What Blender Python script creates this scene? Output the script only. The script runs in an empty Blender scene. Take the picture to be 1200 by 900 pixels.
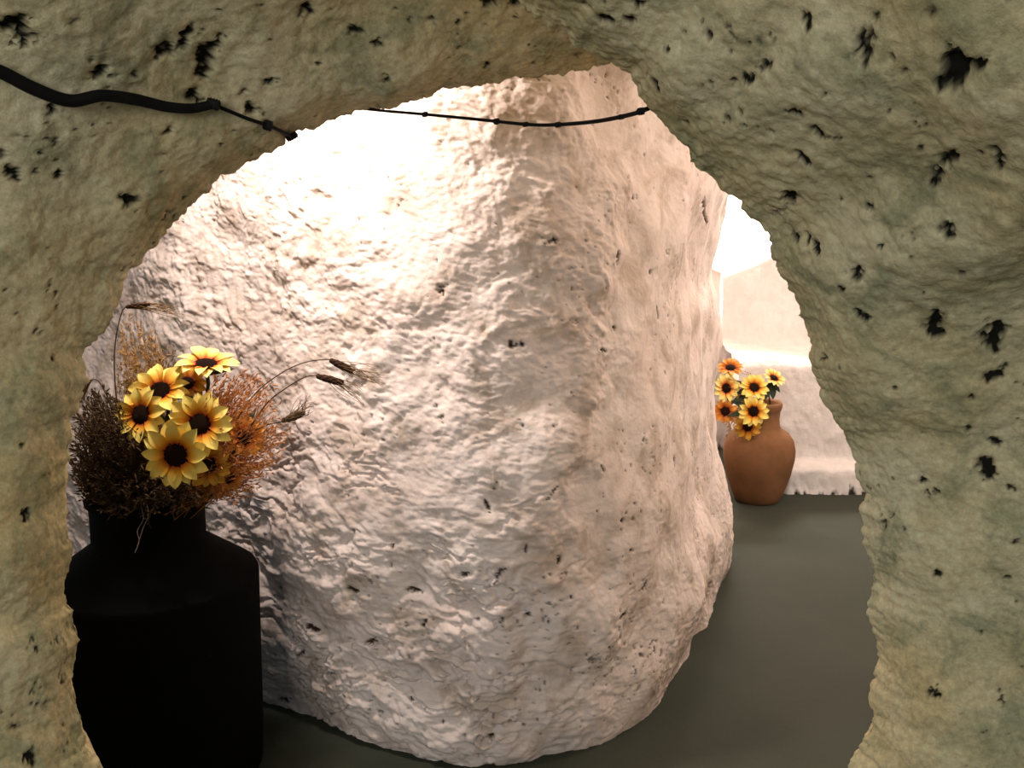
import bpy, math, random
import numpy as np
from mathutils import Vector, Matrix

random.seed(7)
rng = np.random.default_rng(7)
scene = bpy.context.scene
COL = scene.collection

# ------------------------------------------------------------------ camera
F = 1150.0; CAM = np.array([0.0, 0.0, 1.36]); PITCH = math.atan(200.0 / F)
cam_d = bpy.data.cameras.new('camera'); cam_d.sensor_width = 36.0
cam_d.lens = F / 1200.0 * 36.0; cam_d.clip_start = 0.02
cam = bpy.data.objects.new('camera', cam_d); COL.objects.link(cam)
cam.location = CAM; cam.rotation_euler = (math.pi / 2 - PITCH, 0, 0)
scene.camera = cam

# ------------------------------------------------------------------ world, lights, exposure
scene.view_settings.view_transform = 'Standard'; scene.view_settings.look = 'None'
scene.view_settings.exposure = 1.92; scene.view_settings.gamma = 1.0
scene.view_settings.use_curve_mapping = False
world = bpy.data.worlds.new('daylight'); scene.world = world; world.use_nodes = True
world.node_tree.nodes['Background'].inputs[0].default_value = (0.80, 0.92, 1.0, 1)
world.node_tree.nodes['Background'].inputs[1].default_value = 0.075

def lamp(name, kind, loc, target, energy, color, size=0.2, size_y=None, spot=None):
    d = bpy.data.lights.new(name, kind); d.energy = energy; d.color = color
    if kind == 'AREA':
        d.size = size
        if size_y: d.shape = 'RECTANGLE'; d.size_y = size_y
    else: d.shadow_soft_size = size
    if spot: d.spot_size = math.radians(spot[0]); d.spot_blend = spot[1]
    o = bpy.data.objects.new(name, d); COL.objects.link(o); o.location = loc
    o.rotation_euler = (Vector(target) - Vector(loc)).to_track_quat('-Z', 'Y').to_euler()
    return o
# lamp of the middle room, up on the vault left of the bulging wall
lamp('vault_lamp', 'SPOT', (-0.68, 2.08, 1.98), (-0.25, 2.6, 1.10), 21.0, (1.0, 0.86, 0.78), 0.08, spot=(150, 1.0))
# skylights of the far room behind the passage, plus an added fill lamp
lamp('far_skylight', 'AREA', (1.75, 3.3, 2.25), (1.4, 4.9, 0.3), 7.2, (1.0, 0.88, 0.78), 0.8)
lamp('rear_skylight', 'AREA', (1.4, 6.0, 2.3), (1.4, 6.6, 1.0), 45, (1.0, 0.93, 0.86), 0.7)
lamp('passage_fill', 'AREA', (1.30, 2.45, 2.22), (0.3, 2.6, 0.2), 3.0, (1.0, 0.77, 0.62), 0.5)  # unseen fill lamp added to brighten the right face of the bulging wall
# daylight of the entrance behind the viewer
lamp('entrance_daylight', 'AREA', (-1.5, -2.7, 2.0), (0.7, 1.4, 0.4), 16.5, (1.0, 0.97, 0.92), 1.3)

# ------------------------------------------------------------------ projection helpers
CP, SP = math.cos(PITCH), math.sin(PITCH)
def ray(px, py):
    u = (px - 600.0) / F; v = (450.0 - py) / F
    return np.array([u, CP + v * SP, -SP + v * CP])
def at(px, py, Y):
    d = ray(px, py); return CAM + d * (Y / d[1])
def on_floor(px, py):
    d = ray(px, py); return CAM + d * (-CAM[2] / d[2])
def project(P):
    q = P - CAM; z = q[..., 1] * CP - q[..., 2] * SP; y = q[..., 1] * SP + q[..., 2] * CP
    return np.stack([600 + F * q[..., 0] / z, 450 - F * y / z], -1)

# ------------------------------------------------------------------ noise
_perm = rng.permutation(256); _perm = np.concatenate([_perm, _perm, _perm])
_g = rng.normal(size=(256, 3)); _g /= np.linalg.norm(_g, axis=1)[:, None]
def perlin(P):
    i = np.floor(P).astype(int); f = P - i; i &= 255
    w = f * f * f * (f * (f * 6 - 15) + 10)
    def g(dx, dy, dz):
        h = _perm[_perm[_perm[i[..., 0] + dx] + i[..., 1] + dy] + i[..., 2] + dz] & 255
        return (_g[h] * (f - np.array([dx, dy, dz]))).sum(-1)
    def lp(a, b, t): return a + (b - a) * t
    x = [[lp(g(0, y, z), g(1, y, z), w[..., 0]) for y in (0, 1)] for z in (0, 1)]
    return lp(lp(x[0][0], x[0][1], w[..., 1]), lp(x[1][0], x[1][1], w[..., 1]), w[..., 2])
def fbm(P, sc, octv=4, gain=0.5, off=0.0):
    out = 0; a = 1.0
    for k in range(octv):
        out = out + a * perlin(P * sc + off + 17.3 * k); a *= gain; sc *= 2.03
    return out
def sstep(a, b, x):
    t = np.clip((x - a) / (b - a), 0, 1); return t * t * (3 - 2 * t)

# ------------------------------------------------------------------ materials
def mat(name, rough=0.9, spec=0.2):
    m = bpy.data.materials.new(name); m.use_nodes = True
    b = m.node_tree.nodes['Principled BSDF']
    b.inputs['Roughness'].default_value = rough; b.inputs['Specular IOR Level'].default_value = spec
    return m, m.node_tree, b
def N(t, kind, **kw):
    n = t.nodes.new(kind)
    for k, v in kw.items():
        if k in n.inputs: n.inputs[k].default_value = v
        else: setattr(n, k, v)
    return n
def noise(t, scale, detail=4, rough=0.55, dist=0.0):
    tc = t.nodes.get('tc') or t.nodes.new('ShaderNodeTexCoord'); tc.name = 'tc'
    n = N(t, 'ShaderNodeTexNoise', Scale=scale, Detail=detail, Roughness=rough, Distortion=dist)
    t.links.new(tc.outputs['Object'], n.inputs['Vector']); return n
def ramp(t, src, stops):
    r = t.nodes.new('ShaderNodeValToRGB'); e = r.color_ramp.elements
    while len(e) < len(stops): e.new(0.5)
    for q, (p, c) in zip(e, stops): q.position = p; q.color = (*c, 1) if len(c) == 3 else c
    t.links.new(src, r.inputs[0]); return r
def mix(t, fac, a, b, mode='MIX'):
    m = t.nodes.new('ShaderNodeMix'); m.data_type = 'RGBA'; m.blend_type = mode
    for s, v in ((0, fac), (6, a), (7, b)):
        if hasattr(v, 'is_linked'): t.links.new(v, m.inputs[s])
        else: m.inputs[s].default_value = v if s == 0 else (*v, 1)
    return m.outputs[2]
def bump(t, b, srcs):
    prev = None
    for src, strength, dist in srcs:
        n = N(t, 'ShaderNodeBump', Strength=strength, Distance=dist)
        t.links.new(src, n.inputs['Height'])
        if prev: t.links.new(prev, n.inputs['Normal'])
        prev = n.outputs[0]
    t.links.new(prev, b.inputs['Normal'])

def plaster(name, lo, hi, stain, stain_amt, pit_shade_chip_col=(0.012, 0.011, 0.008), grain=0.25, relief=0.35):
    m, t, b = mat(name, 0.92, 0.12)
    n1 = noise(t, 3.2, 5, 0.6); base = ramp(t, n1.outputs[0], [(0.36, lo), (0.64, hi)]).outputs[0]
    n2 = noise(t, 9.0, 6, 0.65, 0.6); f2 = ramp(t, n2.outputs[0], [(0.47, (0, 0, 0)), (0.64, (stain_amt,) * 3)]).outputs[0]
    c = mix(t, f2, base, stain)
    n3 = noise(t, 120.0, 3, 0.7)                       # mineral grain of the limewash
    c = mix(t, grain, c, ramp(t, n3.outputs['Color'], [(0.3, (0.25, 0.25, 0.25)), (0.7, (0.8, 0.8, 0.8))]).outputs[0], 'OVERLAY')
    a = N(t, 'ShaderNodeAttribute', attribute_name='pit_shade_chip')
    c = mix(t, a.outputs['Fac'], c, pit_shade_chip_col)              # pit shade painted dark, and dark peeled chips on the far wall
    t.links.new(c, b.inputs['Base Color'])
    n4 = noise(t, 55.0, 6, 0.6)
    bump(t, b, [(n4.outputs[0], relief, 0.012), (n3.outputs[0], 0.25, 0.003)])
    return m
M = {}
M['arch'] = plaster('weathered_limewash', (0.53, 0.42, 0.215), (0.68, 0.60, 0.39), (0.23, 0.25, 0.14), 0.7, grain=0.55)
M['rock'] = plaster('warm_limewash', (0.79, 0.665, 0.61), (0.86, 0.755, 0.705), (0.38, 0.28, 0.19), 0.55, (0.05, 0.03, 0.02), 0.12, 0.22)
M['far'] = plaster('clean_limewash', (0.80, 0.73, 0.69), (0.85, 0.79, 0.76), (0.66, 0.62, 0.56), 0.4, (0.05, 0.04, 0.03), 0.1)
m, t, b = mat('grey_green_floor_paint', 0.8, 0.15); M['floor'] = m
n1 = noise(t, 2.5, 5); n2 = noise(t, 160, 3, 0.7)
c = ramp(t, n1.outputs[0], [(0.3, (0.040, 0.047, 0.034)), (0.7, (0.050, 0.055, 0.040))]).outputs[0]
c = mix(t, 0.25, c, ramp(t, n2.outputs['Color'], [(0.3, (0.3, 0.3, 0.3)), (0.7, (0.7, 0.7, 0.7))]).outputs[0], 'OVERLAY')
t.links.new(c, b.inputs['Base Color']); bump(t, b, [(n1.outputs[0], 0.2, 0.02), (n2.outputs[0], 0.15, 0.002)])
def plain(name, c1, c2, scale=30, rough=0.8, spec=0.2, bmp=0.2):
    m, t, b = mat(name, rough, spec); n = noise(t, scale, 4)
    t.links.new(ramp(t, n.outputs[0], [(0.3, c1), (0.7, c2)]).outputs[0], b.inputs['Base Color'])
    bump(t, b, [(n.outputs[0], bmp, 0.004)]); M[name] = m; return m, t, b
plain('black_enamel', (0.0022, 0.0022, 0.0022), (0.0032, 0.003, 0.003), 20, 0.75, 0.06)
plain('terracotta', (0.17, 0.080, 0.034), (0.26, 0.125, 0.058), 9, 0.85, 0.15)
plain('cable_black', (0.006, 0.006, 0.006), (0.012, 0.010, 0.009), 60, 0.7, 0.12)
plain('tape_black', (0.008, 0.008, 0.008), (0.02, 0.018, 0.015), 90, 0.8, 0.15)
plain('wheat_ear_brown', (0.030, 0.013, 0.008), (0.06, 0.026, 0.014), 200, 0.8)
plain('straw', (0.16, 0.095, 0.04), (0.26, 0.16, 0.07), 80, 0.8)
plain('dark_straw', (0.055, 0.034, 0.018), (0.105, 0.062, 0.03), 80, 0.85)
plain('golden_straw', (0.33, 0.18, 0.06), (0.48, 0.28, 0.10), 80, 0.8)
plain('rust_straw', (0.44, 0.15, 0.04), (0.62, 0.27, 0.08), 60, 0.8)
plain('leaf_dark_green', (0.012, 0.020, 0.010), (0.03, 0.045, 0.018), 60, 0.6, 0.3)
plain('stem_green', (0.03, 0.04, 0.015), (0.06, 0.07, 0.025), 60, 0.7)
plain('seed_disc', (0.010, 0.005, 0.003), (0.028, 0.012, 0.006), 300, 0.9, 0.1, 0.8)
plain('root_thread', (0.10, 0.08, 0.06), (0.16, 0.13, 0.10), 60, 0.9)
def petal_mat(name, base, midc, tip):
    m, t, b = mat(name, 0.7, 0.2)
    a = N(t, 'ShaderNodeAttribute', attribute_name='along')
    c = ramp(t, a.outputs['Fac'], [(0.10, base), (0.34, midc), (0.62, tip)]).outputs[0]
    n = noise(t, 120, 3); c = mix(t, 0.3, c, ramp(t, n.outputs[0], [(0.3, (0.35, 0.35, 0.35)), (0.7, (0.65, 0.65, 0.65))]).outputs[0], 'OVERLAY')
    t.links.new(c, b.inputs['Base Color']); M[name] = m
petal_mat('petal_yellow', (0.45, 0.06, 0.008), (0.86, 0.46, 0.04), (0.92, 0.75, 0.20))
petal_mat('petal_pale', (0.55, 0.07, 0.015), (0.85, 0.50, 0.10), (0.90, 0.76, 0.28))
petal_mat('petal_amber', (0.28, 0.05, 0.008), (0.55, 0.20, 0.015), (0.66, 0.36, 0.05))
petal_mat('petal_rust', (0.35, 0.06, 0.010), (0.60, 0.18, 0.02), (0.72, 0.32, 0.06))

# ------------------------------------------------------------------ object helpers
def mesh_np(name, V, quads, material, attr=None, smooth=True):
    me = bpy.data.meshes.new(name); nv = len(V); nq = len(quads); k = quads.shape[1]
    me.vertices.add(nv); me.vertices.foreach_set('co', np.asarray(V, np.float32).ravel())
    me.loops.add(nq * k); me.loops.foreach_set('vertex_index', quads.astype(np.int32).ravel())
    me.polygons.add(nq); me.polygons.foreach_set('loop_start', np.arange(0, nq * k, k, dtype=np.int32))
    if attr:
        for an, av in attr.items():
            a = me.attributes.new(an, 'FLOAT', 'POINT'); a.data.foreach_set('value', np.asarray(av, np.float32).ravel())
    me.update(calc_edges=True); me.validate()
    me.polygons.foreach_set('use_smooth', np.full(len(me.polygons), smooth))
    me.materials.append(material); return me
def link(name, me, parent=None, loc=None):
    o = bpy.data.objects.new(name, me); COL.objects.link(o); o.parent = parent
    if loc is not None: o.location = loc
    return o
def thing(name, label, cat, loc, group=None):
    o = bpy.data.objects.new(name, None); COL.objects.link(o); o.location = loc
    o.empty_display_size = 0.05; o['label'] = label; o['category'] = cat
    if group: o['group'] = group
    return o
def tag(o, label, cat=None, group=None, kind=None):
    o['label'] = label
    if cat: o['category'] = cat
    if group: o['group'] = group
    if kind: o['kind'] = kind
    return o
def grid_quads(n, m, flip=False):
    i = np.arange(n - 1)[:, None] * m + np.arange(m - 1)[None, :]
    q = np.stack([i, i + m, i + m + 1, i + 1], -1).reshape(-1, 4)
    return q[:, ::-1] if flip else q
def grid_normals(P):
    du = np.gradient(P, axis=0); dv = np.gradient(P, axis=1)
    n = np.cross(du, dv); return n / (np.linalg.norm(n, axis=-1, keepdims=True) + 1e-9)
def catmull(pts, n):
    p = np.asarray(pts, float); k = len(p)
    q = np.concatenate([[2 * p[0] - p[1]], p, [2 * p[-1] - p[-2]]])
    seg = np.linalg.norm(np.diff(p[:, :3], axis=0), axis=1); s = np.concatenate([[0], np.cumsum(seg)]); s /= s[-1]
    x = np.linspace(0, 1, n); i = np.clip(np.searchsorted(s, x, side='right') - 1, 0, k - 2)
    tt = ((x - s[i]) / (s[i + 1] - s[i]))[:, None]; a, b, c, d = q[i], q[i + 1], q[i + 2], q[i + 3]
    return 0.5 * (2 * b + (c - a) * tt + (2 * a - 5 * b + 4 * c - d) * tt ** 2 + (3 * b - a - 3 * c + d) * tt ** 3)
def tube_geo(pts, radii, sides=6):
    P = np.asarray(pts, float); n = len(P); r = np.broadcast_to(np.asarray(radii, float), (n,))
    T = np.gradient(P, axis=0); T /= np.linalg.norm(T, axis=1)[:, None] + 1e-12
    up = np.array([0.31, 0.2, 0.93]) if abs(T[0] @ np.array([0.31, 0.2, 0.93])) < 0.95 else np.array([1.0, 0, 0])
    A = np.cross(T, up); A /= np.linalg.norm(A, axis=1)[:, None] + 1e-12; B = np.cross(T, A)
    ang = np.arange(sides) / sides * 2 * math.pi
    V = (P[:, None] + r[:, None, None] * (np.cos(ang)[None, :, None] * A[:, None] + np.sin(ang)[None, :, None] * B[:, None])).reshape(-1, 3)
    i = np.arange(n - 1)[:, None] * sides; j = np.arange(sides)[None]; jn = (j + 1) % sides
    Q = np.stack([i + j, i + jn, i + sides + jn, i + sides + j], -1).reshape(-1, 4)
    return V, Q
def merge(geos):
    V = []; Q = []; o = 0
    for v, q in geos: V.append(v); Q.append(q + o); o += len(v)
    return np.concatenate(V), np.concatenate(Q)
def lathe(profile, n=64):
    p = np.asarray(profile, float); k = len(p); ang = np.arange(n) / n * 2 * math.pi
    V = np.stack([p[:, None, 0] * np.cos(ang), p[:, None, 0] * np.sin(ang), np.repeat(p[:, 1:2], n, 1)], -1).reshape(-1, 3)
    i = np.arange(k - 1)[:, None] * n; j = np.arange(n)[None]; jn = (j + 1) % n
    return V, np.stack([i + j, i + jn, i + n + jn, i + n + j], -1).reshape(-1, 4)

# chipped pits: each is a chain of points (px, py, radius px) located on the surface itself
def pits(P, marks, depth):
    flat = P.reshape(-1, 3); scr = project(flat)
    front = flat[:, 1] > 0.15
    pit_shade_chip = np.zeros(len(flat)); dig = np.zeros(len(flat))
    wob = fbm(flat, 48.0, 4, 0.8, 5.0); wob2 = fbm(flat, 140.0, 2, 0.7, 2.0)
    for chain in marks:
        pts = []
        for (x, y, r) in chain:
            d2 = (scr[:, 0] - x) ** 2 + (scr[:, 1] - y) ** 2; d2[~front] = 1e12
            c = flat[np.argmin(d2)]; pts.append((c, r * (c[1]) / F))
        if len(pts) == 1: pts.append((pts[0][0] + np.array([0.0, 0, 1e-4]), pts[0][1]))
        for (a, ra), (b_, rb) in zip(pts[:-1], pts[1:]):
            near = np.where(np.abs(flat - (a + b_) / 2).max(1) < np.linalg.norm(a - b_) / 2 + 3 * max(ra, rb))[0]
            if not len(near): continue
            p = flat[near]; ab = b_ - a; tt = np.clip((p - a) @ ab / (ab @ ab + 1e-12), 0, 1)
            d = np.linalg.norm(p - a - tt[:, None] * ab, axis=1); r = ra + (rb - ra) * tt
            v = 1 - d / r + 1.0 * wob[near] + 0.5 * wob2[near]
            pit_shade_chip[near] = np.maximum(pit_shade_chip[near], sstep(0.08, 0.55, v)); dig[near] = np.maximum(dig[near], sstep(-0.1, 0.6, v) * r)  # shade of each pit goes into the colour mask, its depth into dig
    return pit_shade_chip.reshape(P.shape[:2]), np.minimum(dig, depth).reshape(P.shape[:2])

def sym_structure(o, label):
    o['kind'] = 'structure'; o['label'] = label; return o

# ------------------------------------------------------------------ arch: two rough lobes of one opening
def lobe(name, label, outline, centre_x, phi_fn, marks, n_edge, n_front, seed, t_max=1.7):
    E = catmull([at(*p) for p in outline], n_edge)
    E[:, 2] = np.maximum(E[:, 2], -0.03)
    cz = np.minimum(E[:, 2], 1.02)
    out = np.stack([E[:, 0] - centre_x, np.zeros(n_edge), E[:, 2] - cz], -1)
    out /= np.linalg.norm(out, axis=1)[:, None]
    ker = np.ones(41) / 41; pad = lambda v: np.convolve(np.pad(v, 20, 'edge'), ker, 'valid')
    out = np.stack([pad(out[:, k]) for k in range(3)], -1); out /= np.linalg.norm(out, axis=1)[:, None]
    jag = fbm(E, 22.0, 4, 0.6, seed) * 0.016
    phi1 = phi_fn(E)
    tf = t_max * (np.arange(n_front) / (n_front - 1)) ** 1.7
    rows = []
    a = np.zeros(n_edge); b = np.zeros(n_edge); fr = [(a.copy(), b.copy())]
    for k in range(1, n_front):
        dt = tf[k] - tf[k - 1]; w = sstep(0.0, 0.16, (tf[k] + tf[k - 1]) / 2)
        ph = math.radians(78) * (1 - w) + phi1 * w
        a = a + np.cos(ph) * dt; b = b + np.sin(ph) * dt; fr.append((a.copy(), b.copy()))
    tb = 1.3 * (np.arange(1, 40) / 39) ** 1.6; a = 0; b = 0; bk = []; prev = 0
    for k in range(39):
        dt = tb[k] - prev; prev = tb[k]; w = sstep(0, 0.2, tb[k]); ph = math.radians(56 * (1 - w) + 12 * w)
        a += math.cos(ph) * dt; b -= math.sin(ph) * dt; bk.append((np.full(n_edge, a), np.full(n_edge, b)))
    prof = bk[::-1] + fr
    P = np.stack([E + out * a_[:, None] - np.array([0, 1.0, 0]) * b_[:, None] for a_, b_ in prof], 1)
    tall = np.abs(np.concatenate([-tb[::-1], tf]))
    P = P + out[:, None] * (jag[:, None] * np.exp(-tall / 0.05)[None])[..., None]
    P[..., 2] = np.maximum(P[..., 2], -0.03)
    Nn = grid_normals(P); toward = CAM - P
    if (Nn * toward).sum(-1)[:, 60:].mean() < 0: Nn = -Nn; flip = False
    else: flip = True
    edge_w = 0.35 + 0.65 * sstep(0.0, 0.12, np.abs(np.concatenate([-tb[::-1], tf]))[None, :])
    d = fbm(P, 3.2, 2, 0.5, seed) * 0.05 * edge_w + fbm(P, 8.0, 3, 0.5, seed + 3) * 0.012 + fbm(P, 45.0, 3, 0.65, seed + 9) * 0.0045
    P = P + Nn * d[..., None]
    pit_shade_chip, dig = pits(P, [[(x_, y_, r * 1.3) for x_, y_, r in c] for c in marks], 0.03)
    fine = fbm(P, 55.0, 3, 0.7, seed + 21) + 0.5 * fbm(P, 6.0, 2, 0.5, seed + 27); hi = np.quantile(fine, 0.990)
    fine = sstep(hi, hi + 0.14, fine); pit_shade_chip = np.maximum(pit_shade_chip, fine * 0.9); dig = np.maximum(dig, fine * 0.005)  # fine pits get their shade painted in as well
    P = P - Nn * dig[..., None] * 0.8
    me = mesh_np(name, P.reshape(-1, 3), grid_quads(*P.shape[:2], flip), M['arch'], {'pit_shade_chip': pit_shade_chip})
    o = link(name, me); sym_structure(o, label); return o, P

left_outline = [(150, 1330, 1.50), (140, 1150, 1.50), (125, 980, 1.50), (113, 900, 1.50), (100, 862, 1.5), (92, 815, 1.5), (91, 760, 1.5), (88, 722, 1.5),
    (77, 705, 1.5), (76, 680, 1.5), (81, 655, 1.5), (79, 620, 1.5), (73, 585, 1.52), (77, 545, 1.53), (83, 490, 1.55), (100, 445, 1.57), (99, 410, 1.58),
    (121, 386, 1.60), (144, 342, 1.62), (157, 312, 1.64), (178, 283, 1.66), (212, 245, 1.68), (254, 213, 1.70), (288, 192, 1.72), (320, 170, 1.74),
    (345, 157, 1.76), (385, 147, 1.78), (425, 127, 1.80), (480, 112, 1.82), (560, 97, 1.86), (620, 93, 1.90), (665, 84, 1.92), (715, 70, 1.94), (790, 50, 1.95),
    (900, 10, 1.95), (1050, -60, 1.9)]
left_marks = [[(190, 30, 13), (192, 55, 9)], [(222, 38, 8), (218, 50, 5)], [(258, 45, 5), (240, 65, 8), (232, 85, 5)], [(243, 70, 7), (241, 90, 5)],
    [(120, 85, 11), (126, 70, 6)], [(22, 38, 16), (35, 45, 9)], [(148, 230, 5), (151, 238, 7), (157, 236, 4)], [(315, 97, 6)], [(295, 130, 6), (291, 122, 3)], [(158, 90, 4)],
    [(30, 601, 6), (30, 608, 4)], [(130, 350, 4)], [(572, 4, 6)], [(604, 3, 7)], [(508, 22, 4)], [(438, 52, 4), (447, 51, 4)], [(572, 77, 4)], [(620, 12, 4)], [(455, 95, 5)], [(412, 35, 4), (422, 37, 4)],
    [(228, 112, 8), (236, 108, 5)], [(285, 105, 4)], [(10, 200, 5), (22, 212, 3)], [(70, 205, 5)], [(372, 75, 3)], [(355, 12, 7), (368, 15, 5)], [(90, 25, 5)], [(198, 153, 5)], [(538, 25, 3)], [(478, 25, 3)],
    [(12, 820, 5), (16, 850, 4)], [(36, 885, 6), (38, 895, 5)], [(676, 66, 4)], [(640, 110, 3)], [(306, 8, 4)], [(48, 180, 3)], [(60, 128, 6)], [(20, 655, 4)], [(62, 420, 3)], [(26, 520, 3)]]
def phi_left(E):
    w = sstep(0.9, 1.55, E[:, 2]); return np.radians(38 * (1 - w) + 52 * w)
wall_left, PL = lobe('wall_left', 'grey green limewashed left side and top of the rough arch', left_outline, -0.05, phi_left, left_marks, 760, 330, 1.0)

right_outline = [(480, -190, 1.22), (560, -70, 1.22), (612, -2, 1.23), (642, 26, 1.24), (690, 57, 1.25), (735, 80, 1.26), (748, 100, 1.27), (760, 128, 1.28), (788, 152, 1.29), (804, 180, 1.30), (830, 206, 1.31), (856, 241, 1.33),
    (884, 262, 1.34), (904, 290, 1.35), (919, 320, 1.36), (930, 352, 1.38), (944, 390, 1.39), (956, 422, 1.40), (975, 462, 1.41), (1000, 502, 1.43), (1006, 540, 1.44), (1016, 576, 1.45), (1012, 612, 1.46),
    (1022, 660, 1.47), (1020, 705, 1.48), (1023, 760, 1.48), (1019, 800, 1.48), (1021, 830, 1.48), (1011, 868, 1.48), (1000, 905, 1.48), (990, 980, 1.48), (985, 1150, 1.48), (980, 1340, 1.48)]
right_marks = [[(1023, 18, 7), (1028, 33, 13), (1018, 45, 9)], [(1005, 52, 9), (1012, 65, 9), (1016, 80, 4)], [(1130, 52, 7), (1125, 75, 17), (1105, 100, 10), (1098, 107, 5)], [(1140, 82, 10)], [(1090, 21, 6)],
    [(856, 95, 5), (866, 89, 6), (877, 93, 5)], [(926, 130, 5), (938, 136, 4)], [(957, 152, 7), (962, 161, 5)], [(966, 160, 3), (985, 164, 3)], [(938, 180, 5), (946, 190, 4)],
    [(1064, 172, 5), (1078, 177, 4)], [(1090, 178, 6), (1100, 192, 10), (1098, 205, 7), (1094, 214, 4)], [(1104, 190, 7), (1120, 182, 5)], [(1165, 176, 5), (1175, 182, 6), (1171, 194, 5)], [(1148, 178, 4)],
    [(918, 236, 6), (926, 232, 8)], [(911, 247, 5), (909, 256, 3)], [(932, 277, 5)], [(947, 277, 5), (946, 283, 4)], [(953, 288, 6), (957, 296, 4)], [(1019, 245, 5)], [(1004, 322, 8), (1008, 327, 5)], [(1030, 289, 4)],
    [(1110, 268, 7), (1112, 276, 5)], [(1002, 362, 5), (1011, 374, 6)], [(984, 340, 4)], [(1126, 323, 5)], [(1097, 371, 8), (1095, 383, 8), (1103, 394, 5), (1090, 393, 5)], [(1168, 384, 11), (1164, 397, 11), (1170, 410, 5)],
    [(1155, 443, 5), (1168, 438, 6), (1180, 430, 5)], [(961, 421, 5), (968, 420, 3)], [(1152, 546, 8), (1157, 556, 7)], [(1165, 520, 5)], [(1090, 578, 6), (1098, 576, 4)], [(1080, 565, 4)], [(1134, 504, 5)],
    [(1093, 812, 6), (1099, 815, 4)], [(1190, 636, 5)], [(1184, 572, 4)], [(1097, 673, 4)], [(765, 100, 7), (768, 107, 5)], [(703, 22, 6), (714, 26, 6)], [(737, 24, 6)], [(787, 164, 5), (785, 169, 4)], [(685, 4, 6)], [(750, 5, 5)],
    [(804, 145, 5)], [(871, 147, 4)], [(960, 98, 5), (965, 110, 4)], [(948, 25, 6), (945, 35, 4)], [(905, 155, 5)], [(1190, 335, 6), (1188, 345, 3)], [(1165, 314, 5)], [(1140, 465, 4)], [(852, 137, 4), (856, 140, 3)],
    [(1195, 100, 8)], [(897, 77, 5)], [(814, 180, 4)], [(1050, 455, 3)], [(1060, 620, 3)], [(985, 235, 3)], [(1060, 290, 3)], [(1150, 740, 3)], [(1040, 130, 3)], [(830, 40, 4)], [(900, 40, 3)], [(780, 60, 3)]]
def phi_right(E):
    w = sstep(1.13, 1.31, E[:, 2]); return np.radians(27 * (1 - w) + 62 * w)
wall_right, PR = lobe('wall_right', 'pitted limewashed right side of the rough arch', right_outline, -0.28, phi_right, right_marks, 760, 330, 40.0)

# ------------------------------------------------------------------ bulging wall in the middle
base = [(-3.0, 3.7), (-2.0, 3.35), (-1.3, 2.98), (-0.69, 2.58), (-0.34, 2.36), (-0.04, 2.255), (0.22, 2.36), (0.40, 2.56), (0.57, 2.88), (0.71, 3.22), (0.80, 3.52), (0.86, 3.85), (0.85, 4.3), (0.78, 5.0), (0.6, 6.0), (0.5, 7.2)]
NU, NV = 900, 620
raw = catmull([(x, y, 0) for x, y in base], 6000)
scrw = np.where((raw[:, 1] < 3.95) & (raw[:, 0] > -1.7), 1.0, 0.12)        # most columns where the wall is in view
cs = np.cumsum(scrw); cs = (cs - cs[0]) / (cs[-1] - cs[0])
curve = np.stack([np.interp(np.linspace(0, 1, NU), cs, raw[:, k]) for k in range(2)], -1)
tan = np.gradient(curve, axis=0); tan /= np.linalg.norm(tan, axis=1)[:, None]
nrm = np.stack([tan[:, 1], -tan[:, 0]], -1)                                 # out of the rock
zs = np.concatenate([np.linspace(-0.03, 1.8, NV - 60), np.linspace(1.8, 2.45, 61)[1:]])
zp = [(-0.1, -0.03), (0.0, 0.0), (0.12, 0.035), (0.3, 0.05), (0.55, 0.05), (0.8, 0.03), (1.1, 0.0), (1.4, -0.03), (1.7, -0.05), (2.0, 0.02), (2.5, 0.3)]
off_l = np.interp(zs, *zip(*zp)); off_l = np.convolve(np.pad(off_l, 20, 'edge'), np.ones(41) / 41, 'valid')
zr = [(-0.1, -0.01), (0.0, 0.0), (0.15, 0.02), (0.28, 0.02), (0.45, -0.03), (0.7, -0.055), (1.05, -0.060), (1.13, -0.080), (1.2, -0.065), (1.4, -0.03), (1.7, 0.0), (2.5, 0.3)]
off_r = np.interp(zs, *zip(*zr)); off_r = np.convolve(np.pad(off_r, 6, 'edge'), np.ones(13) / 13, 'valid')
wr = sstep(0.25, 0.75, curve[:, 0])[:, None]
off = off_l[None] * (1 - wr) + off_r[None] * wr
P = np.zeros((NU, NV, 3))
P[..., :2] = curve[:, None] + nrm[:, None] * off[..., None]; P[..., 2] = zs[None]
N3 = grid_normals(P); N3 *= np.sign((N3[NU // 2, NV // 2] * np.array([nrm[NU // 2, 0], nrm[NU // 2, 1], 0])).sum())
x, z = P[..., 0], P[..., 2]
# rough flaked plaster to the left of a slanting line, smooth trowelled plaster to the right of it
border = 0.16 + 0.13 * np.sin((z - 0.7) * 3.2) + 0.12 * fbm(P, 4.0, 3, 0.6, 9)
rough = 1 - sstep(-0.07, 0.06, x - border)
low = sstep(0.75, 0.2, z)
amp = 0.22 + 0.78 * np.maximum(rough, 0.45 * low)
warp = P + 0.05 * np.stack([fbm(P, 7, 2, 0.5, 3), fbm(P, 7, 2, 0.5, 23), fbm(P, 7, 2, 0.5, 43)], -1)
big = fbm(P, 2.6, 2, 0.5, 31) * 0.055
lump = fbm(warp * np.array([0.9, 0.9, 1.1]), 9.0, 4, 0.6, 2)
flake = fbm(warp * np.array([0.9, 0.9, 1.1]), 20.0, 3, 0.55, 6)
terr = sstep(-0.02, 0.05, flake) * 0.55 + sstep(0.16, 0.22, flake) * 0.45     # lifted flakes with sharp edges
rid = 0.5 - np.abs(fbm(warp, 15.0, 3, 0.6, 12))
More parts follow.
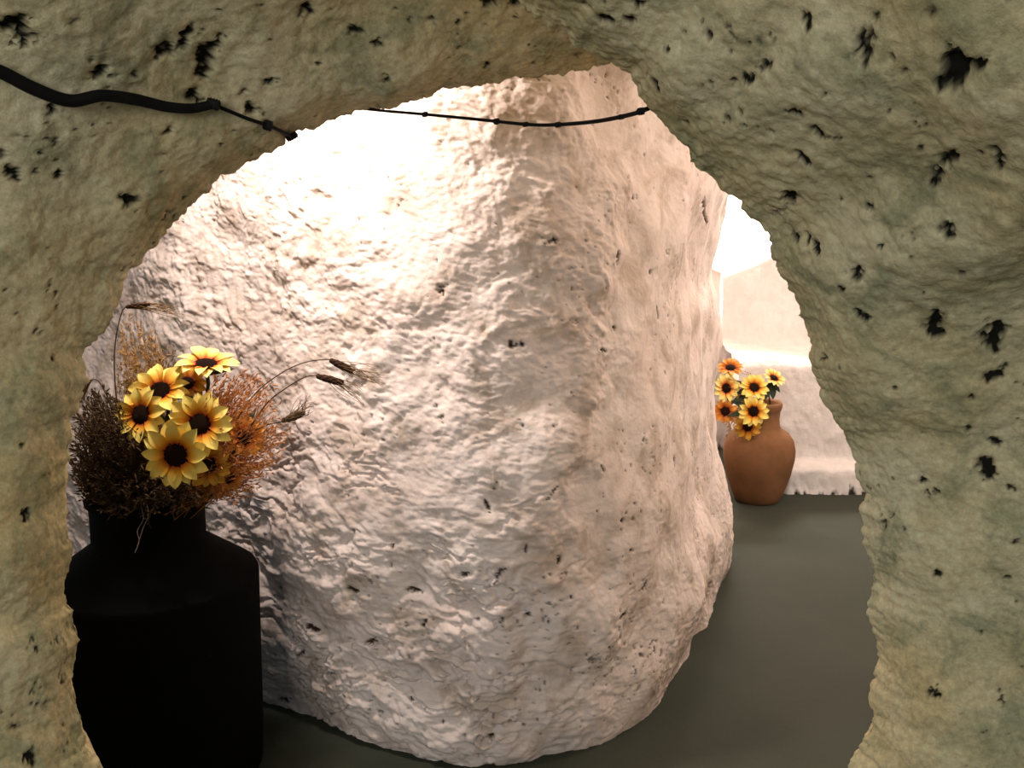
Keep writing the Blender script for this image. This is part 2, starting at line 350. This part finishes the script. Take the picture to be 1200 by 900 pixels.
patch = 0.45 + 0.9 * sstep(-0.25, 0.35, fbm(P, 5.0, 2, 0.5, 71))
d = big + fbm(P, 6.0, 2, 0.5, 77) * 0.016 + amp * (patch * (lump * 0.010 + terr * 0.0045 + rid * 0.0045) + fbm(warp, 42, 4, 0.78, 8) * 0.0042)
d = d + (rough - 0.5) * 0.026
lowleft = sstep(0.95, 0.5, z) * (1 - sstep(-0.05, 0.30, x))
crev = sstep(0.085, 0.0, np.abs(fbm(warp * np.array([0.6, 0.6, 1.4]), 9.0, 4, 0.6, 91))) * sstep(-0.1, 0.25, fbm(P, 6.0, 2, 0.5, 95))
d = d - crev * lowleft * 0.022 + lowleft * fbm(warp * np.array([0.7, 0.7, 1.2]), 14.0, 3, 0.6, 97) * 0.014
N3s = N3
P = P + N3s * d[..., None]; P[..., 2] = np.maximum(P[..., 2], -0.03)
rock_marks = [[(824, 236, 4), (825, 248, 3), (829, 262, 3)], [(811, 245, 3), (808, 253, 2)], [(802, 235, 2), (803, 225, 2)], [(726, 298, 6), (724, 305, 4)], [(708, 410, 4), (711, 418, 3)], [(600, 405, 5), (612, 404, 3)],
    [(833, 470, 2), (833, 480, 2)], [(742, 232, 3)], [(783, 297, 3)], [(690, 362, 3)], [(719, 363, 3)], [(740, 360, 4)], [(770, 360, 2), (772, 372, 2)], [(781, 352, 2), (783, 370, 2)], [(720, 384, 3)], [(745, 325, 3)], [(763, 318, 3)],
    [(653, 570, 2), (640, 586, 2)], [(583, 565, 3), (580, 573, 2)], [(567, 585, 3), (574, 600, 3)], [(590, 668, 4), (584, 676, 3)], [(547, 674, 5)], [(617, 640, 3), (615, 646, 3)], [(657, 655, 4)], [(620, 720, 5)], [(757, 683, 4), (754, 690, 3)],
    [(732, 720, 4), (727, 724, 3)], [(748, 807, 4)], [(808, 776, 3), (806, 782, 3)], [(575, 863, 5)], [(545, 864, 4)], [(730, 610, 3)], [(740, 645, 3)], [(643, 730, 3)], [(495, 733, 5), (500, 728, 4)], [(697, 300, 2)], [(857, 243, 3)],
    [(515, 340, 6), (520, 342, 4)], [(650, 280, 4), (645, 283, 3)], [(612, 498, 3)], [(705, 545, 3), (708, 550, 3)], [(780, 437, 3)], [(760, 420, 2), (762, 432, 2)], [(790, 535, 2), (791, 545, 2)], [(818, 560, 2), (818, 548, 2)], [(765, 500, 2), (768, 512, 2)],
    [(700, 600, 2)], [(775, 600, 2)], [(820, 640, 2)], [(670, 700, 3)], [(715, 760, 3)], [(430, 755, 5), (445, 750, 4)], [(360, 735, 6), (372, 740, 4)], [(328, 690, 4)], [(345, 770, 5), (355, 765, 4)], [(480, 820, 4)], [(520, 845, 3)], [(460, 640, 4)], [(410, 690, 4), (418, 694, 3)],
    [(560, 725, 3)], [(585, 730, 4), (590, 727, 3)], [(650, 500, 2)], [(690, 470, 3)], [(480, 690, 4), (492, 693, 3)], [(330, 820, 4), (338, 822, 3)], [(390, 790, 4)]]
pit_shade_chip, dig = pits(P, rock_marks, 0.012)
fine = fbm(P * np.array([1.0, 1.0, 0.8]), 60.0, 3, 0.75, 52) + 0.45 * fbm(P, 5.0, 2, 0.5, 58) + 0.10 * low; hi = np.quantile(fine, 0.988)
fine = sstep(hi, hi + 0.12, fine); pit_shade_chip = np.maximum(pit_shade_chip, fine * 0.75); dig = np.maximum(dig, fine * 0.005)  # small nicks: dug slightly, their shade painted into the colour
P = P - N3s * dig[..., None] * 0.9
ME = mesh_np('wall_center', P.reshape(-1, 3), grid_quads(NU, NV, True), M['rock'], {'pit_shade_chip': pit_shade_chip})
PC = P
sym_structure(link('wall_center', ME), 'bulging whitewashed rock wall with flaking plaster in the middle')

# ------------------------------------------------------------------ floor, far walls, vault
def sheet(name, label, fn, n, m, material, amp, seed, flip=False, scale=4.0, dark_fn=None):
    u, v = np.meshgrid(np.linspace(0, 1, n), np.linspace(0, 1, m), indexing='ij')
    P = fn(u, v); Nn = grid_normals(P); P = P + Nn * (fbm(P, scale, 5, 0.5, seed) * amp)[..., None]
    b_ = dark_fn(P) if dark_fn else np.zeros(P.shape[:2])
    o = link(name, mesh_np(name, P.reshape(-1, 3), grid_quads(n, m, flip), material, {'pit_shade_chip': b_}))
    return sym_structure(o, label)
sheet('floor', 'smooth dark grey green painted floor', lambda u, v: np.stack([-3.2 + 6.4 * u, -2.5 + 11 * v, 0 * u], -1), 160, 220, M['floor'], 0.004, 3.0, False, 1.5)
sheet('ceiling', 'whitewashed vault over the inner rooms', lambda u, v: np.stack([-3.2 + 6.4 * u, 2.25 + 6.0 * v, 2.36 + 0.1 * np.sin(u * 3.1)], -1), 80, 80, M['rock'], 0.06, 5.0, True)
sheet('wall_side', 'whitewashed side wall of the passage', lambda u, v: np.stack([2.35 + 0 * u, 1.6 + 6.5 * u, -0.03 + 2.6 * v], -1), 90, 40, M['far'], 0.06, 6.0)
sheet('wall_rear', 'bright whitewashed wall at the end of the far room', lambda u, v: np.stack([-3.0 + 6.2 * u, 7.0 + 0 * u, -0.03 + 2.6 * v], -1), 90, 50, M['far'], 0.08, 7.0)

# stepped wall behind the far jar: plinth, bench face, ledge, upper face with a sloping crest
NX, NP = 260, 260
xl, xr = at(847, 370, 5.15)[0], 2.40
crest_a, crest_b = at(840, 325, 5.15), at(905, 299, 5.15)
slope = (crest_b[2] - crest_a[2]) / (crest_b[0] - crest_a[0])
bench_z = at(905, 424, 4.74)[2]
xs = np.concatenate([[xl + 0.10, xl + 0.05, xl + 0.015], np.linspace(xl, xr, NX - 3)])
back = np.zeros(NX); back[:3] = (0.6, 0.3, 0.04)
P = np.zeros((NX, NP, 3))
for k in range(NX):
    zt = min(crest_a[2] + slope * (xs[k] - crest_a[0]), crest_a[2] + 0.32)
    pl = float(sstep(1.30, 1.36, np.array(xs[k])))
    prof = [(4.74 - 0.085 * pl, -0.02), (4.74 - 0.085 * pl, 0.12), (4.74 - 0.06 * pl, 0.14), (4.74, 0.155), (4.75, bench_z - 0.03), (4.78, bench_z), (5.12, bench_z + 0.035), (5.15, bench_z + 0.06), (5.17, zt - 0.02), (5.21, zt), (5.6, zt + 0.02), (5.62, 0.0)]
    p = np.array(prof); sg = np.concatenate([[0], np.cumsum(np.linalg.norm(np.diff(p, axis=0), axis=1))]); q = np.linspace(0, sg[-1], NP)
    P[k, :, 0] = xs[k]; P[k, :, 1] = np.minimum(np.interp(q, sg, p[:, 0]) + back[k], 5.7); P[k, :, 2] = np.interp(q, sg, p[:, 1])
Nn = grid_normals(P)
if Nn[NX // 2, 60, 1] > 0: Nn = -Nn
P = P + Nn * (fbm(P, 5.0, 4, 0.5, 15) * 0.02 + fbm(P, 22.0, 3, 0.55, 19) * 0.006)[..., None]
chip = sstep(0.0, 0.25, 0.02 + fbm(P * np.array([1, 1, 0.25]), 26.0, 3, 0.6, 4) - np.maximum(P[..., 2], 0) * 11.0)
P = P - Nn * (chip * 0.012)[..., None]
link('wall_far', mesh_np('wall_far', P.reshape(-1, 3), grid_quads(NX, NP, True), M['far'], {'pit_shade_chip': chip}))
sym_structure(bpy.data.objects['wall_far'], 'stepped whitewashed parapet with bench ledge behind the clay jar')

# ------------------------------------------------------------------ jars
def zpx(py, px, Y): return at(px, py, Y)[2]
UY = 2.24; ux = at(176, 640, UY)[0]
zn_top, zn_bot, zsh = zpx(583, 176, UY), zpx(634, 176, UY), zpx(674, 176, UY)
rb, rn = 125 * UY / F * 1.02, 66 * UY / F * 1.02
urn = thing('milk_churn', 'tall matte black churn with sloping shoulders holding sunflowers and dried grass', 'churn', (ux, UY, 0))
def part(name, geo, m, parent, attr=None): return link(name, mesh_np(name, geo[0], geo[1], M[m], attr), parent)
part('body', lathe([(0.0, 0.002), (rb * 0.92, 0.002), (rb * 0.955, 0.012), (rb * 0.975, 0.10), (rb, zsh - 0.008), (rb * 0.997, zsh), (rb * 0.985, zsh + 0.007), (rn * 1.07, zn_bot - 0.004), (rn * 1.02, zn_bot + 0.002)], 96), 'black_enamel', urn)
part('neck', lathe([(rn * 1.02, zn_bot - 0.004), (rn * 0.99, zn_bot + 0.012), (rn * 0.985, zn_top - 0.03), (rn * 1.0, zn_top)], 96), 'black_enamel', urn)
part('rim', lathe([(rn * 1.0, zn_top - 0.008), (rn * 1.05, zn_top - 0.004), (rn * 1.06, zn_top + 0.004), (rn * 1.02, zn_top + 0.009), (rn * 0.93, zn_top + 0.006), (rn * 0.92, zn_top - 0.12), (0.0, zn_top - 0.13)], 96), 'black_enamel', urn)

JY = 4.56; jx = at(889, 540, JY)[0]; k_ = JY / F
jar = thing('clay_jar', 'squat terracotta jar on the floor before the white ledge', 'jar', (jx, JY, 0))
jz = lambda py: zpx(py, 889, JY)
part('body', lathe([(0, 0.002), (25 * k_, 0.002), (27 * k_, 0.01), (30 * k_, jz(577)), (38 * k_, jz(555)), (42 * k_, jz(536)), (42.5 * k_, jz(526)), (40 * k_, jz(515)), (34 * k_, jz(507)), (26 * k_, jz(502)), (24 * k_, jz(500))], 72), 'terracotta', jar)
part('neck', lathe([(26 * k_, jz(503)), (23 * k_, jz(499)), (22 * k_, jz(490)), (23 * k_, jz(478))], 64), 'terracotta', jar)
part('rim', lathe([(23 * k_, jz(481)), (24.5 * k_, jz(477)), (25 * k_, jz(473)), (23.5 * k_, jz(470)), (20 * k_, jz(472)), (19 * k_, jz(500)), (0, jz(502))], 64), 'terracotta', jar)

# ------------------------------------------------------------------ sunflowers
def petal_mesh(name, m):
    u = np.linspace(0, 1, 8); w = np.array([0.30, 0.62, 0.88, 1.0, 0.98, 0.82, 0.52, 0.04]); V = []; A = []
    for a, ww in zip(u, w):
        for c in (-1, -0.5, 0, 0.5, 1):
            V.append((a, c * ww * 0.5, 0.10 * math.sin(a * 2.6) + 0.10 * abs(c) * ww - 0.03 * (1 - c * c) + (0.02 if c == 0 else 0))); A.append(a)
    return mesh_np(name, np.array(V), grid_quads(8, 5), M[m], {'along': A})
PET = {m: petal_mesh('petal_' + m, m) for m in ('petal_yellow', 'petal_pale', 'petal_amber', 'petal_rust')}
dz = [(0, 0.30), (0.25, 0.29), (0.5, 0.24), (0.75, 0.15), (0.95, 0.03), (1.0, -0.06), (0.7, -0.16), (0, -0.2)]
V, Q = lathe(dz, 24)
nse = fbm(V, 5.0, 2, 0.6, 3)[:, None] * 0.10; DISC = mesh_np('disc', V * (1 + nse), Q, M['seed_disc'])
V, Q = lathe([(0, -0.42), (0.30, -0.40), (0.75, -0.22), (0.98, -0.04), (0.8, -0.1), (0, -0.12)], 16); CALYX = mesh_np('calyx', V, Q, M['stem_green'])
lv = []
for a in np.linspace(0, 1, 9):
    ww = math.sin(math.pi * min(a * 0.94 + 0.06, 1.0)) ** 0.8 * 0.42
    for c in (-1, -0.5, 0, 0.5, 1): lv.append((a, c * ww * 0.5, -0.25 * a * a + 0.12 * abs(c) * ww))
LEAF = mesh_np('leaf', np.array(lv), grid_quads(9, 5), M['leaf_dark_green'])
def frame(xd, zd):
    z = Vector(zd).normalized(); x_ = Vector(xd); x_ = (x_ - z * x_.dot(z)).normalized(); y = z.cross(x_)
    return Matrix(((x_.x, y.x, z.x), (x_.y, y.y, z.y), (x_.z, y.z, z.z)))
def sunflower(label, px, py, Y, dpx, n, m, mouth, group, npet=16, leaves=(), disc_r=0.30, stem_r=0.0035):
    c = Vector(at(px, py, Y)); R = dpx * (1.13 if Y < 3 else 1.0) * Y / F / 2; n = Vector(n).normalized(); b0 = Vector(mouth)
    disc_r *= 1.12; f = thing('sunflower', label, 'flower', b0, group)
    inv = c - b0
    up = Vector((0, 0, 1)) if abs(n.z) < 0.9 else Vector((0, 1, 0)); e1 = n.cross(up).normalized(); e2 = n.cross(e1)
    for k in range(npet):
        th = (k + random.uniform(-0.22, 0.22)) / npet * 2 * math.pi; ly = k % 2
        dr = (e1 * math.cos(th) + e2 * math.sin(th)); lift = random.uniform(0.0, 0.20) - 0.07 * ly
        x_ = (dr + n * lift).normalized(); z_ = (n - x_ * n.dot(x_) + dr.cross(n) * random.uniform(-0.2, 0.2)).normalized()
        L = R * (1 - disc_r * 0.75) * random.uniform(0.90, 1.08)
        o = link('petal', PET[m], f)
        o.matrix_local = Matrix.Translation(inv + dr * (R * disc_r * 0.72) - n * (0.004 * ly * R / 0.07)) @ frame(x_, z_).to_4x4() @ Matrix.Diagonal((L, L * random.uniform(0.52, 0.64), L, 1))
    o = link('disc', DISC, f); s_ = R * disc_r; o.matrix_local = Matrix.Translation(inv) @ frame(e1, n).to_4x4() @ Matrix.Diagonal((s_, s_, s_, 1))
    o = link('calyx', CALYX, f); s_ = R * disc_r * 1.15; o.matrix_local = Matrix.Translation(inv - n * 0.004) @ frame(e1, n).to_4x4() @ Matrix.Diagonal((s_, s_, s_, 1))
    st = inv - n * R * 0.16
    pts = catmull([np.array(v) for v in (st, st - n * R * 0.7 + Vector((0, 0, -R * 0.3)), st * 0.35 + Vector((0, 0.01, 0)), Vector((0, 0, 0)))], 20)
    part('stem', tube_geo(pts, stem_r * R / 0.07 + 0.0008, 6), 'stem_green', f)
    for (lx, ly_, ld, lpx) in leaves:       # leaf tip seen at (lx, ly_), joined to the stem behind the head
        tip = Vector(at(lx, ly_, Y + ld)) - b0; root = st - n * R * 0.25; d = tip - root
        o = link('leaf', LEAF, f); zc = Vector((0.1, -0.8, 0.6)); L = d.length
        o.matrix_local = Matrix.Translation(root) @ frame(d.normalized(), zc).to_4x4() @ Matrix.Diagonal((L, max(lpx * Y / F * 2.2, 0.01), L * 0.5, 1))
    return f
mouth = np.array([ux, UY, zn_top - 0.09])
G1 = 'sunflowers in the black churn'
def mo(dx, dy): return mouth + np.array([dx, dy, 0])
sunflower('pale yellow sunflower topmost in the black churn, tipped towards the lamp', 242, 426, 2.20, 68, (0.15, -0.25, 0.95), 'petal_pale', mo(0.03, 0.02), G1, 16, [(262, 448, 0.06, 6)], 0.33)
sunflower('large sunflower in the black churn tilted upward above two facing blooms', 187, 458, 2.15, 66, (0.0, -0.70, 0.66), 'petal_yellow', mo(-0.02, 0.0), G1, 18, [(228, 470, 0.05, 8)], 0.33)
sunflower('small orange-hearted sunflower half hidden behind larger blooms in the black churn', 219, 449, 2.24, 44, (0.25, -0.75, 0.60), 'petal_amber', mo(0.0, 0.03), G1, 14, [], 0.34)
sunflower('sunflower in the black churn leaning out over the dark brush', 165, 486, 2.10, 62, (-0.22, -0.90, 0.28), 'petal_yellow', mo(-0.05, -0.02), G1, 15, [(196, 494, 0.04, 7)], 0.33)
sunflower('broad sunflower in the black churn beside the rust coloured dried grass', 234, 497, 2.10, 72, (0.16, -0.95, 0.20), 'petal_yellow', mo(0.04, -0.02), G1, 17, [(222, 462, 0.05, 9), (201, 486, 0.05, 7)], 0.31)
sunflower('lowest full-faced sunflower hanging over the mouth of the black churn', 206, 533, 2.05, 76, (-0.02, -1.0, 0.06), 'petal_yellow', mo(0.0, -0.05), G1, 16, [(190, 492, 0.05, 6)], 0.33)
sunflower('amber sunflower tucked behind the lowest bloom of the black churn', 244, 545, 2.11, 54, (0.35, -0.90, -0.10), 'petal_amber', mo(0.05, -0.04), G1, 14, [], 0.32)
sunflower('rust orange faded sunflower among the dried grass of the black churn', 287, 512, 2.17, 46, (0.50, -0.75, 0.25), 'petal_rust', mo(0.07, 0.0), G1, 13, [(290, 474, 0.0, 8), (311, 506, 0.0, 8)], 0.34)
sunflower('rust orange faded bud low beside the churn neck', 268, 560, 2.16, 34, (0.55, -0.75, -0.15), 'petal_rust', mo(0.08, -0.02), G1, 12, [], 0.36)

jm = np.array([jx, JY, jz(488)])
G2 = 'sunflowers in the clay jar'
def jo(dx, dy): return jm + np.array([dx, dy, 0])
sunflower('full-faced sunflower in the middle of the clay jar bouquet', 883, 482, 4.40, 38, (-0.03, -1.0, 0.10), 'petal_yellow', jo(0.0, -0.03), G2, 14, [(857, 482, -0.03, 8), (866, 462, 0.0, 8), (903, 486, 0.03, 6)], 0.33)
sunflower('sunflower above the full-faced bloom in the clay jar', 884, 454, 4.46, 36, (0.0, -0.80, 0.55), 'petal_yellow', jo(-0.01, 0.0), G2, 15, [(864, 452, -0.06, 9), (862, 466, -0.06, 9), (870, 440, 0.0, 6)], 0.33)
sunflower('small sunflower of the clay jar tilted towards the white ledge', 907, 443, 4.50, 30, (0.30, -0.55, 0.75), 'petal_pale', jo(0.04, 0.0), G2, 14, [(909, 463, -0.06, 10), (897, 467, -0.06, 9), (916, 456, -0.03, 7)], 0.34)
sunflower('amber sunflower drooping below over the clay jar shoulder', 876, 500, 4.43, 34, (-0.12, -0.95, -0.15), 'petal_amber', jo(-0.03, -0.04), G2, 14, [(897, 496, 0.02, 5)], 0.34)
sunflower('yellow sunflower of the clay jar peeping past the rock wall', 851, 455, 4.46, 36, (0.25, -0.90, 0.25), 'petal_pale', jo(-0.06, 0.0), G2, 15, [(864, 462, 0.04, 6)], 0.33)
sunflower('rust orange sunflower highest in the clay jar', 856, 431, 4.52, 32, (-0.15, -0.55, 0.80), 'petal_rust', jo(-0.05, 0.02), G2, 14, [], 0.34)
sunflower('rust orange sunflower low against the rock wall in the clay jar', 850, 482, 4.45, 32, (-0.2, -0.95, 0.1), 'petal_rust', jo(-0.06, -0.03), G2, 14, [(858, 488, 0.04, 6)], 0.34)

# ------------------------------------------------------------------ wheat ears
def wheat(label, path, ear, awn_tip, Y, group='bearded wheat ears in the black churn', r=0.0016, ear_r=6, m='wheat_ear_brown'):
    P3 = [at(x_, y_, Y + 0.0) for x_, y_ in path]; o0 = np.array(P3[0])
    f = thing('wheat_stalk', label, 'wheat', o0, group)
    part('stalk', tube_geo(catmull([p - o0 for p in P3], 30), np.linspace(r * 1.25, r * 0.8, 30), 6), 'dark_straw', f)
    a, b_ = np.array(at(*ear[0], Y)) - o0, np.array(at(*ear[1], Y)) - o0
    ax = b_ - a; L = np.linalg.norm(ax); ax /= L; s1 = np.cross(ax, [0, 1, 0]); s1 /= np.linalg.norm(s1); s2 = np.cross(ax, s1)
    geos = []; er = ear_r * Y / F
    nk = 9; aw = []
    tipv = np.array(at(*awn_tip, Y)) - o0
    for k in range(nk):
        for q in range(4):
            th = q * math.pi / 2 + k * 0.8; side = s1 * math.cos(th) + s2 * math.sin(th)
            c = a + ax * L * (k + 0.3) / nk; w = er * (0.55 + 0.45 * math.sin(math.pi * (k + 0.7) / nk))
            e = c + side * w * 0.75 + ax * L * 0.22; rr = np.array([0.15, 0.9, 1.0, 0.6, 0.05]) * w * 0.5
            geos.append(tube_geo(np.linspace(c, e, 5), rr, 5))
            if random.random() < 0.6:
                en = tipv + (s1 * random.uniform(-1, 1) + s2 * random.uniform(-1, 1)) * er * 2.2 - ax * L * random.uniform(0, 0.6)
                aw.append(tube_geo(catmull([e, (e + en) / 2 + side * er * 0.5, en], 7), np.linspace(0.0009, 0.0005, 7), 3))
    part('ear', merge(geos), m, f); part('awns', merge(aw), 'straw', f)
    return f
wheat('bearded wheat ear arching highest over the rust dried grass', [(262, 520), (295, 466), (330, 437), (360, 424), (386, 421)], [(385, 421), (411, 434)], (452, 446), 2.22)
wheat('bearded wheat ear just under the highest arching one', [(275, 530), (310, 476), (335, 455), (357, 442), (371, 440)], [(369, 440), (399, 448)], (428, 466), 2.18)
wheat('short wheat ear pointing sideways out of the rust dried grass', [(262, 545), (285, 515), (308, 500), (330, 494)], [(329, 494), (354, 485)], (368, 470), 2.16, m='dark_straw')
wheat('lone wheat ear bent flat on a tall upright stalk', [(150, 560), (138, 480), (134, 430), (136, 395), (143, 365), (148, 359)], [(146, 360), (173, 357)], (216, 366), 2.14, ear_r=4.5)
wheat('thin wheat stalk kinked down over the dark brush', [(150, 560), (141, 510), (128, 470), (115, 446), (106, 446)], [(108, 444), (97, 458)], (90, 474), 2.12, ear_r=2.5, m='dark_straw')

# ------------------------------------------------------------------ dried grasses (fine, uncountable)
def brush(name, label, n, root_fn, tip_fn, m, r=0.0008, sag=0.05, seeds=6, seed_len=0.010, seed_r=0.0016, tag_cat='dried grass'):
    geos = []
    for k in range(n):
        a = np.array(root_fn()); e = np.array(tip_fn()); mid = a * 0.45 + e * 0.55 + np.array([random.gauss(0, 0.014), random.gauss(0, 0.014), sag * random.uniform(0.4, 1.4)])
        c = catmull([a, mid, e], 9); geos.append(tube_geo(c, np.linspace(r, r * 0.35, 9), 3))
        for j in range(seeds):
            t_ = random.uniform(0.45, 1.0); i_ = min(int(t_ * 8), 7); p = c[i_] + (c[i_ + 1] - c[i_]) * (t_ * 8 - i_)
            d = (c[i_ + 1] - c[i_]); d /= np.linalg.norm(d) + 1e-9
            d = d + np.array([random.gauss(0, 0.6), random.gauss(0, 0.6), random.gauss(0, 0.6)]); d /= np.linalg.norm(d)
            L = seed_len * random.uniform(0.5, 1.5)
            geos.append(tube_geo(np.linspace(p, p + d * L, 3), np.array([0.3, 1.0, 0.1]) * seed_r, 3))
    V, Q = merge(geos); o = link(name, mesh_np(name, V, Q, M[m]))
    tag(o, label, tag_cat, None, 'stuff'); return o
def root():
    th = random.uniform(0, 2 * math.pi); q = rn * 0.75 * math.sqrt(random.random())
    return (ux + q * math.cos(th), UY + q * math.sin(th), zn_top - 0.07)
def tip_in(poly, y0, y1):
    xs_ = [p[0] for p in poly]; ys_ = [p[1] for p in poly]
    def inside(x_, y_):
        c = False; j = len(poly) - 1
        for i in range(len(poly)):
            (xi, yi), (xj, yj) = poly[i], poly[j]
            if (yi > y_) != (yj > y_) and x_ < (xj - xi) * (y_ - yi) / (yj - yi) + xi: c = not c
            j = i
        return c
    def f():
        while True:
            x_, y_ = random.uniform(min(xs_), max(xs_)), random.uniform(min(ys_), max(ys_))
            if inside(x_, y_): return at(x_, y_, random.uniform(y0, y1))
    return f
brush('dried_brush', 'dark brown tangle of dried grass spilling from the churn mouth', 900, root, tip_in([(100, 450), (86, 485), (78, 540), (92, 585), (112, 606), (240, 598), (235, 560), (190, 555), (165, 510), (140, 470), (118, 452)], 2.02, 2.34), 'dark_straw', 0.0013, 0.03, 12, 0.014, 0.0024)
brush('golden_grass', 'thin golden dried grass standing upright behind the sunflowers', 150, root, tip_in([(136, 388), (150, 366), (175, 380), (200, 410), (190, 450), (140, 450)], 2.2, 2.36), 'golden_straw', 0.0009, 0.02, 12, 0.010, 0.0017)
brush('brown_seed_grass', 'brown seed heads clustered behind the topmost sunflower', 60, root, tip_in([(172, 415), (195, 405), (220, 420), (215, 440), (175, 440)], 2.24, 2.36), 'straw', 0.0009, 0.02, 14, 0.010, 0.0022)
brush('rust_grass', 'feathery rust orange dried grass on the wall side of the churn', 480, root, tip_in([(250, 440), (285, 428), (318, 438), (325, 470), (345, 500), (330, 540), (300, 585), (262, 590), (252, 540), (262, 480)], 2.08, 2.36), 'rust_straw', 0.0009, 0.03, 12, 0.011, 0.0019)
def jroot(): return (jx + random.uniform(-0.05, 0.05), JY + random.uniform(-0.05, 0.05), jz(486))
brush('jar_grass', 'straw coloured dried grass drooping from the clay jar', 110, jroot, tip_in([(848, 445), (862, 430), (870, 470), (868, 520), (850, 520)], 4.42, 4.6), 'golden_straw', 0.0012, 0.05, 6, 0.014, 0.0024)
for pp, lb in (([(165, 592), (168, 608), (161, 622), (163, 634), (158, 648)], 'long crinkled pale root dangling down to the black churn shoulder'),
               ([(172, 590), (174, 604), (168, 618), (161, 640)], 'smooth pale root curving across the black churn neck beside a crinkled one'),
               ([(205, 592), (203, 602), (205, 610)], 'very short pale root below the lowest full-faced sunflower')):
    V, Q = tube_geo(catmull([at(x_, y_, 2.07 - (y_ - 590) * 0.0014) for x_, y_ in pp], 20), 0.0008, 4)
    o = link('root_thread', mesh_np('root_thread', V, Q, M['root_thread'])); tag(o, lb, 'root', 'dried roots over the churn')

# ------------------------------------------------------------------ cables
SL, SR = PL.reshape(-1, 3), PR.reshape(-1, 3)
scrL = project(SL); 
def on_wall(S, scr, px, py, lift):
    d2 = (scr[:, 0] - px) ** 2 + (scr[:, 1] - py) ** 2; d2 = np.where(S[:, 1] > 0.2, d2, 1e12)
    c = np.argsort(d2)[:24]; c = c[np.argmin(S[c, 1])]; p = S[c]; d = CAM - p
    q = ray(px, py); q = CAM + q * (p[1] / q[1]); return q + d / np.linalg.norm(d) * lift
cable_px = [(-40, 72, 7), (0, 84, 7), (40, 104, 7), (82, 118, 6.5), (120, 112, 6), (160, 117, 6), (195, 125, 5.5), (225, 127, 5), (250, 122, 4.5)]
cp = [on_wall(SL, scrL, x_, y_, 0.012) for x_, y_, r in cable_px]; cable_px = [(x_, y_, r * 1.12) for x_, y_, r in cable_px]
o0 = cp[-1].copy(); cab = thing('electric_cable', 'thick black electric cable sagging along the arch, ending in a taped joint', 'cable', o0)
cc = catmull([p - o0 for p in cp], 80); rr = np.interp(np.linspace(0, 1, 80), np.linspace(0, 1, 9), [r * p[1] / F for (x_, y_, r), p in zip(cable_px, cp)])
part('sheath', tube_geo(cc, rr, 12), 'cable_black', cab)
def knot(parent, p, d, L, r, name='tape_joint', m='tape_black'):
    d = np.array(d, float); d /= np.linalg.norm(d); n = 14; t_ = np.linspace(-0.5, 0.5, n)
    prof = np.array([r * (0.55 + 0.45 * math.sqrt(max(0.0, 1 - (2 * q) ** 4)) + 0.14 * math.sin(k * 2.4)) for k, q in enumerate(t_)]); prof[0] *= 0.3; prof[-1] *= 0.3
    return part(name, tube_geo(np.asarray(p)[None] + t_[:, None] * d[None] * L, prof, 9), m, parent)
knot(cab, cc[-1], (1, 0, -0.3), 0.022, 0.0085)
thin_px = [(248, 122), (268, 130), (290, 139), (314, 147), (330, 154), (342, 160)]
tp = [on_wall(SL, scrL, x_, y_, 0.006) for x_, y_ in thin_px]
o1 = tp[0].copy(); tw = thing('twisted_wire', 'short thin wire with two taped knots below the thick cable on the arch', 'wire', o1)
part('strand', tube_geo(catmull([p - o1 for p in tp], 40), 0.0030, 8), 'cable_black', tw)
knot(tw, tp[3] - o1, (1, 0, -0.3), 0.016, 0.0085); knot(tw, tp[-1] - o1, (1, 0, 0.5), 0.022, 0.0060)
wpx = [(415, 126, 1.81), (440, 129, 1.79), (498, 134, 1.72), (560, 140, 1.64), (620, 146, 1.55), (655, 146, 1.49), (700, 142, 1.41), (740, 134, 1.33), (760, 127, 1.285)]
wp = [at(*q) for q in wpx]; o2 = wp[-1].copy()
hw = thing('hanging_wire', 'thin black wire slung across the arch opening with small knots', 'wire', o2)
part('strand', tube_geo(catmull([p - o2 for p in wp], 70), np.linspace(0.0026, 0.0030, 70), 8), 'cable_black', hw)
for (x_, y_, Y_, r) in ((498, 134, 1.72, 0.0042), (582, 142.3, 1.61, 0.0046), (616, 145.8, 1.555, 0.0036), (654, 146.2, 1.492, 0.0040), (728, 137, 1.355, 0.0034), (751, 130.5, 1.305, 0.0046)):
    knot(hw, at(x_, y_, Y_) - o2, (1, -0.8, 0.1), 0.010, r, 'knot')
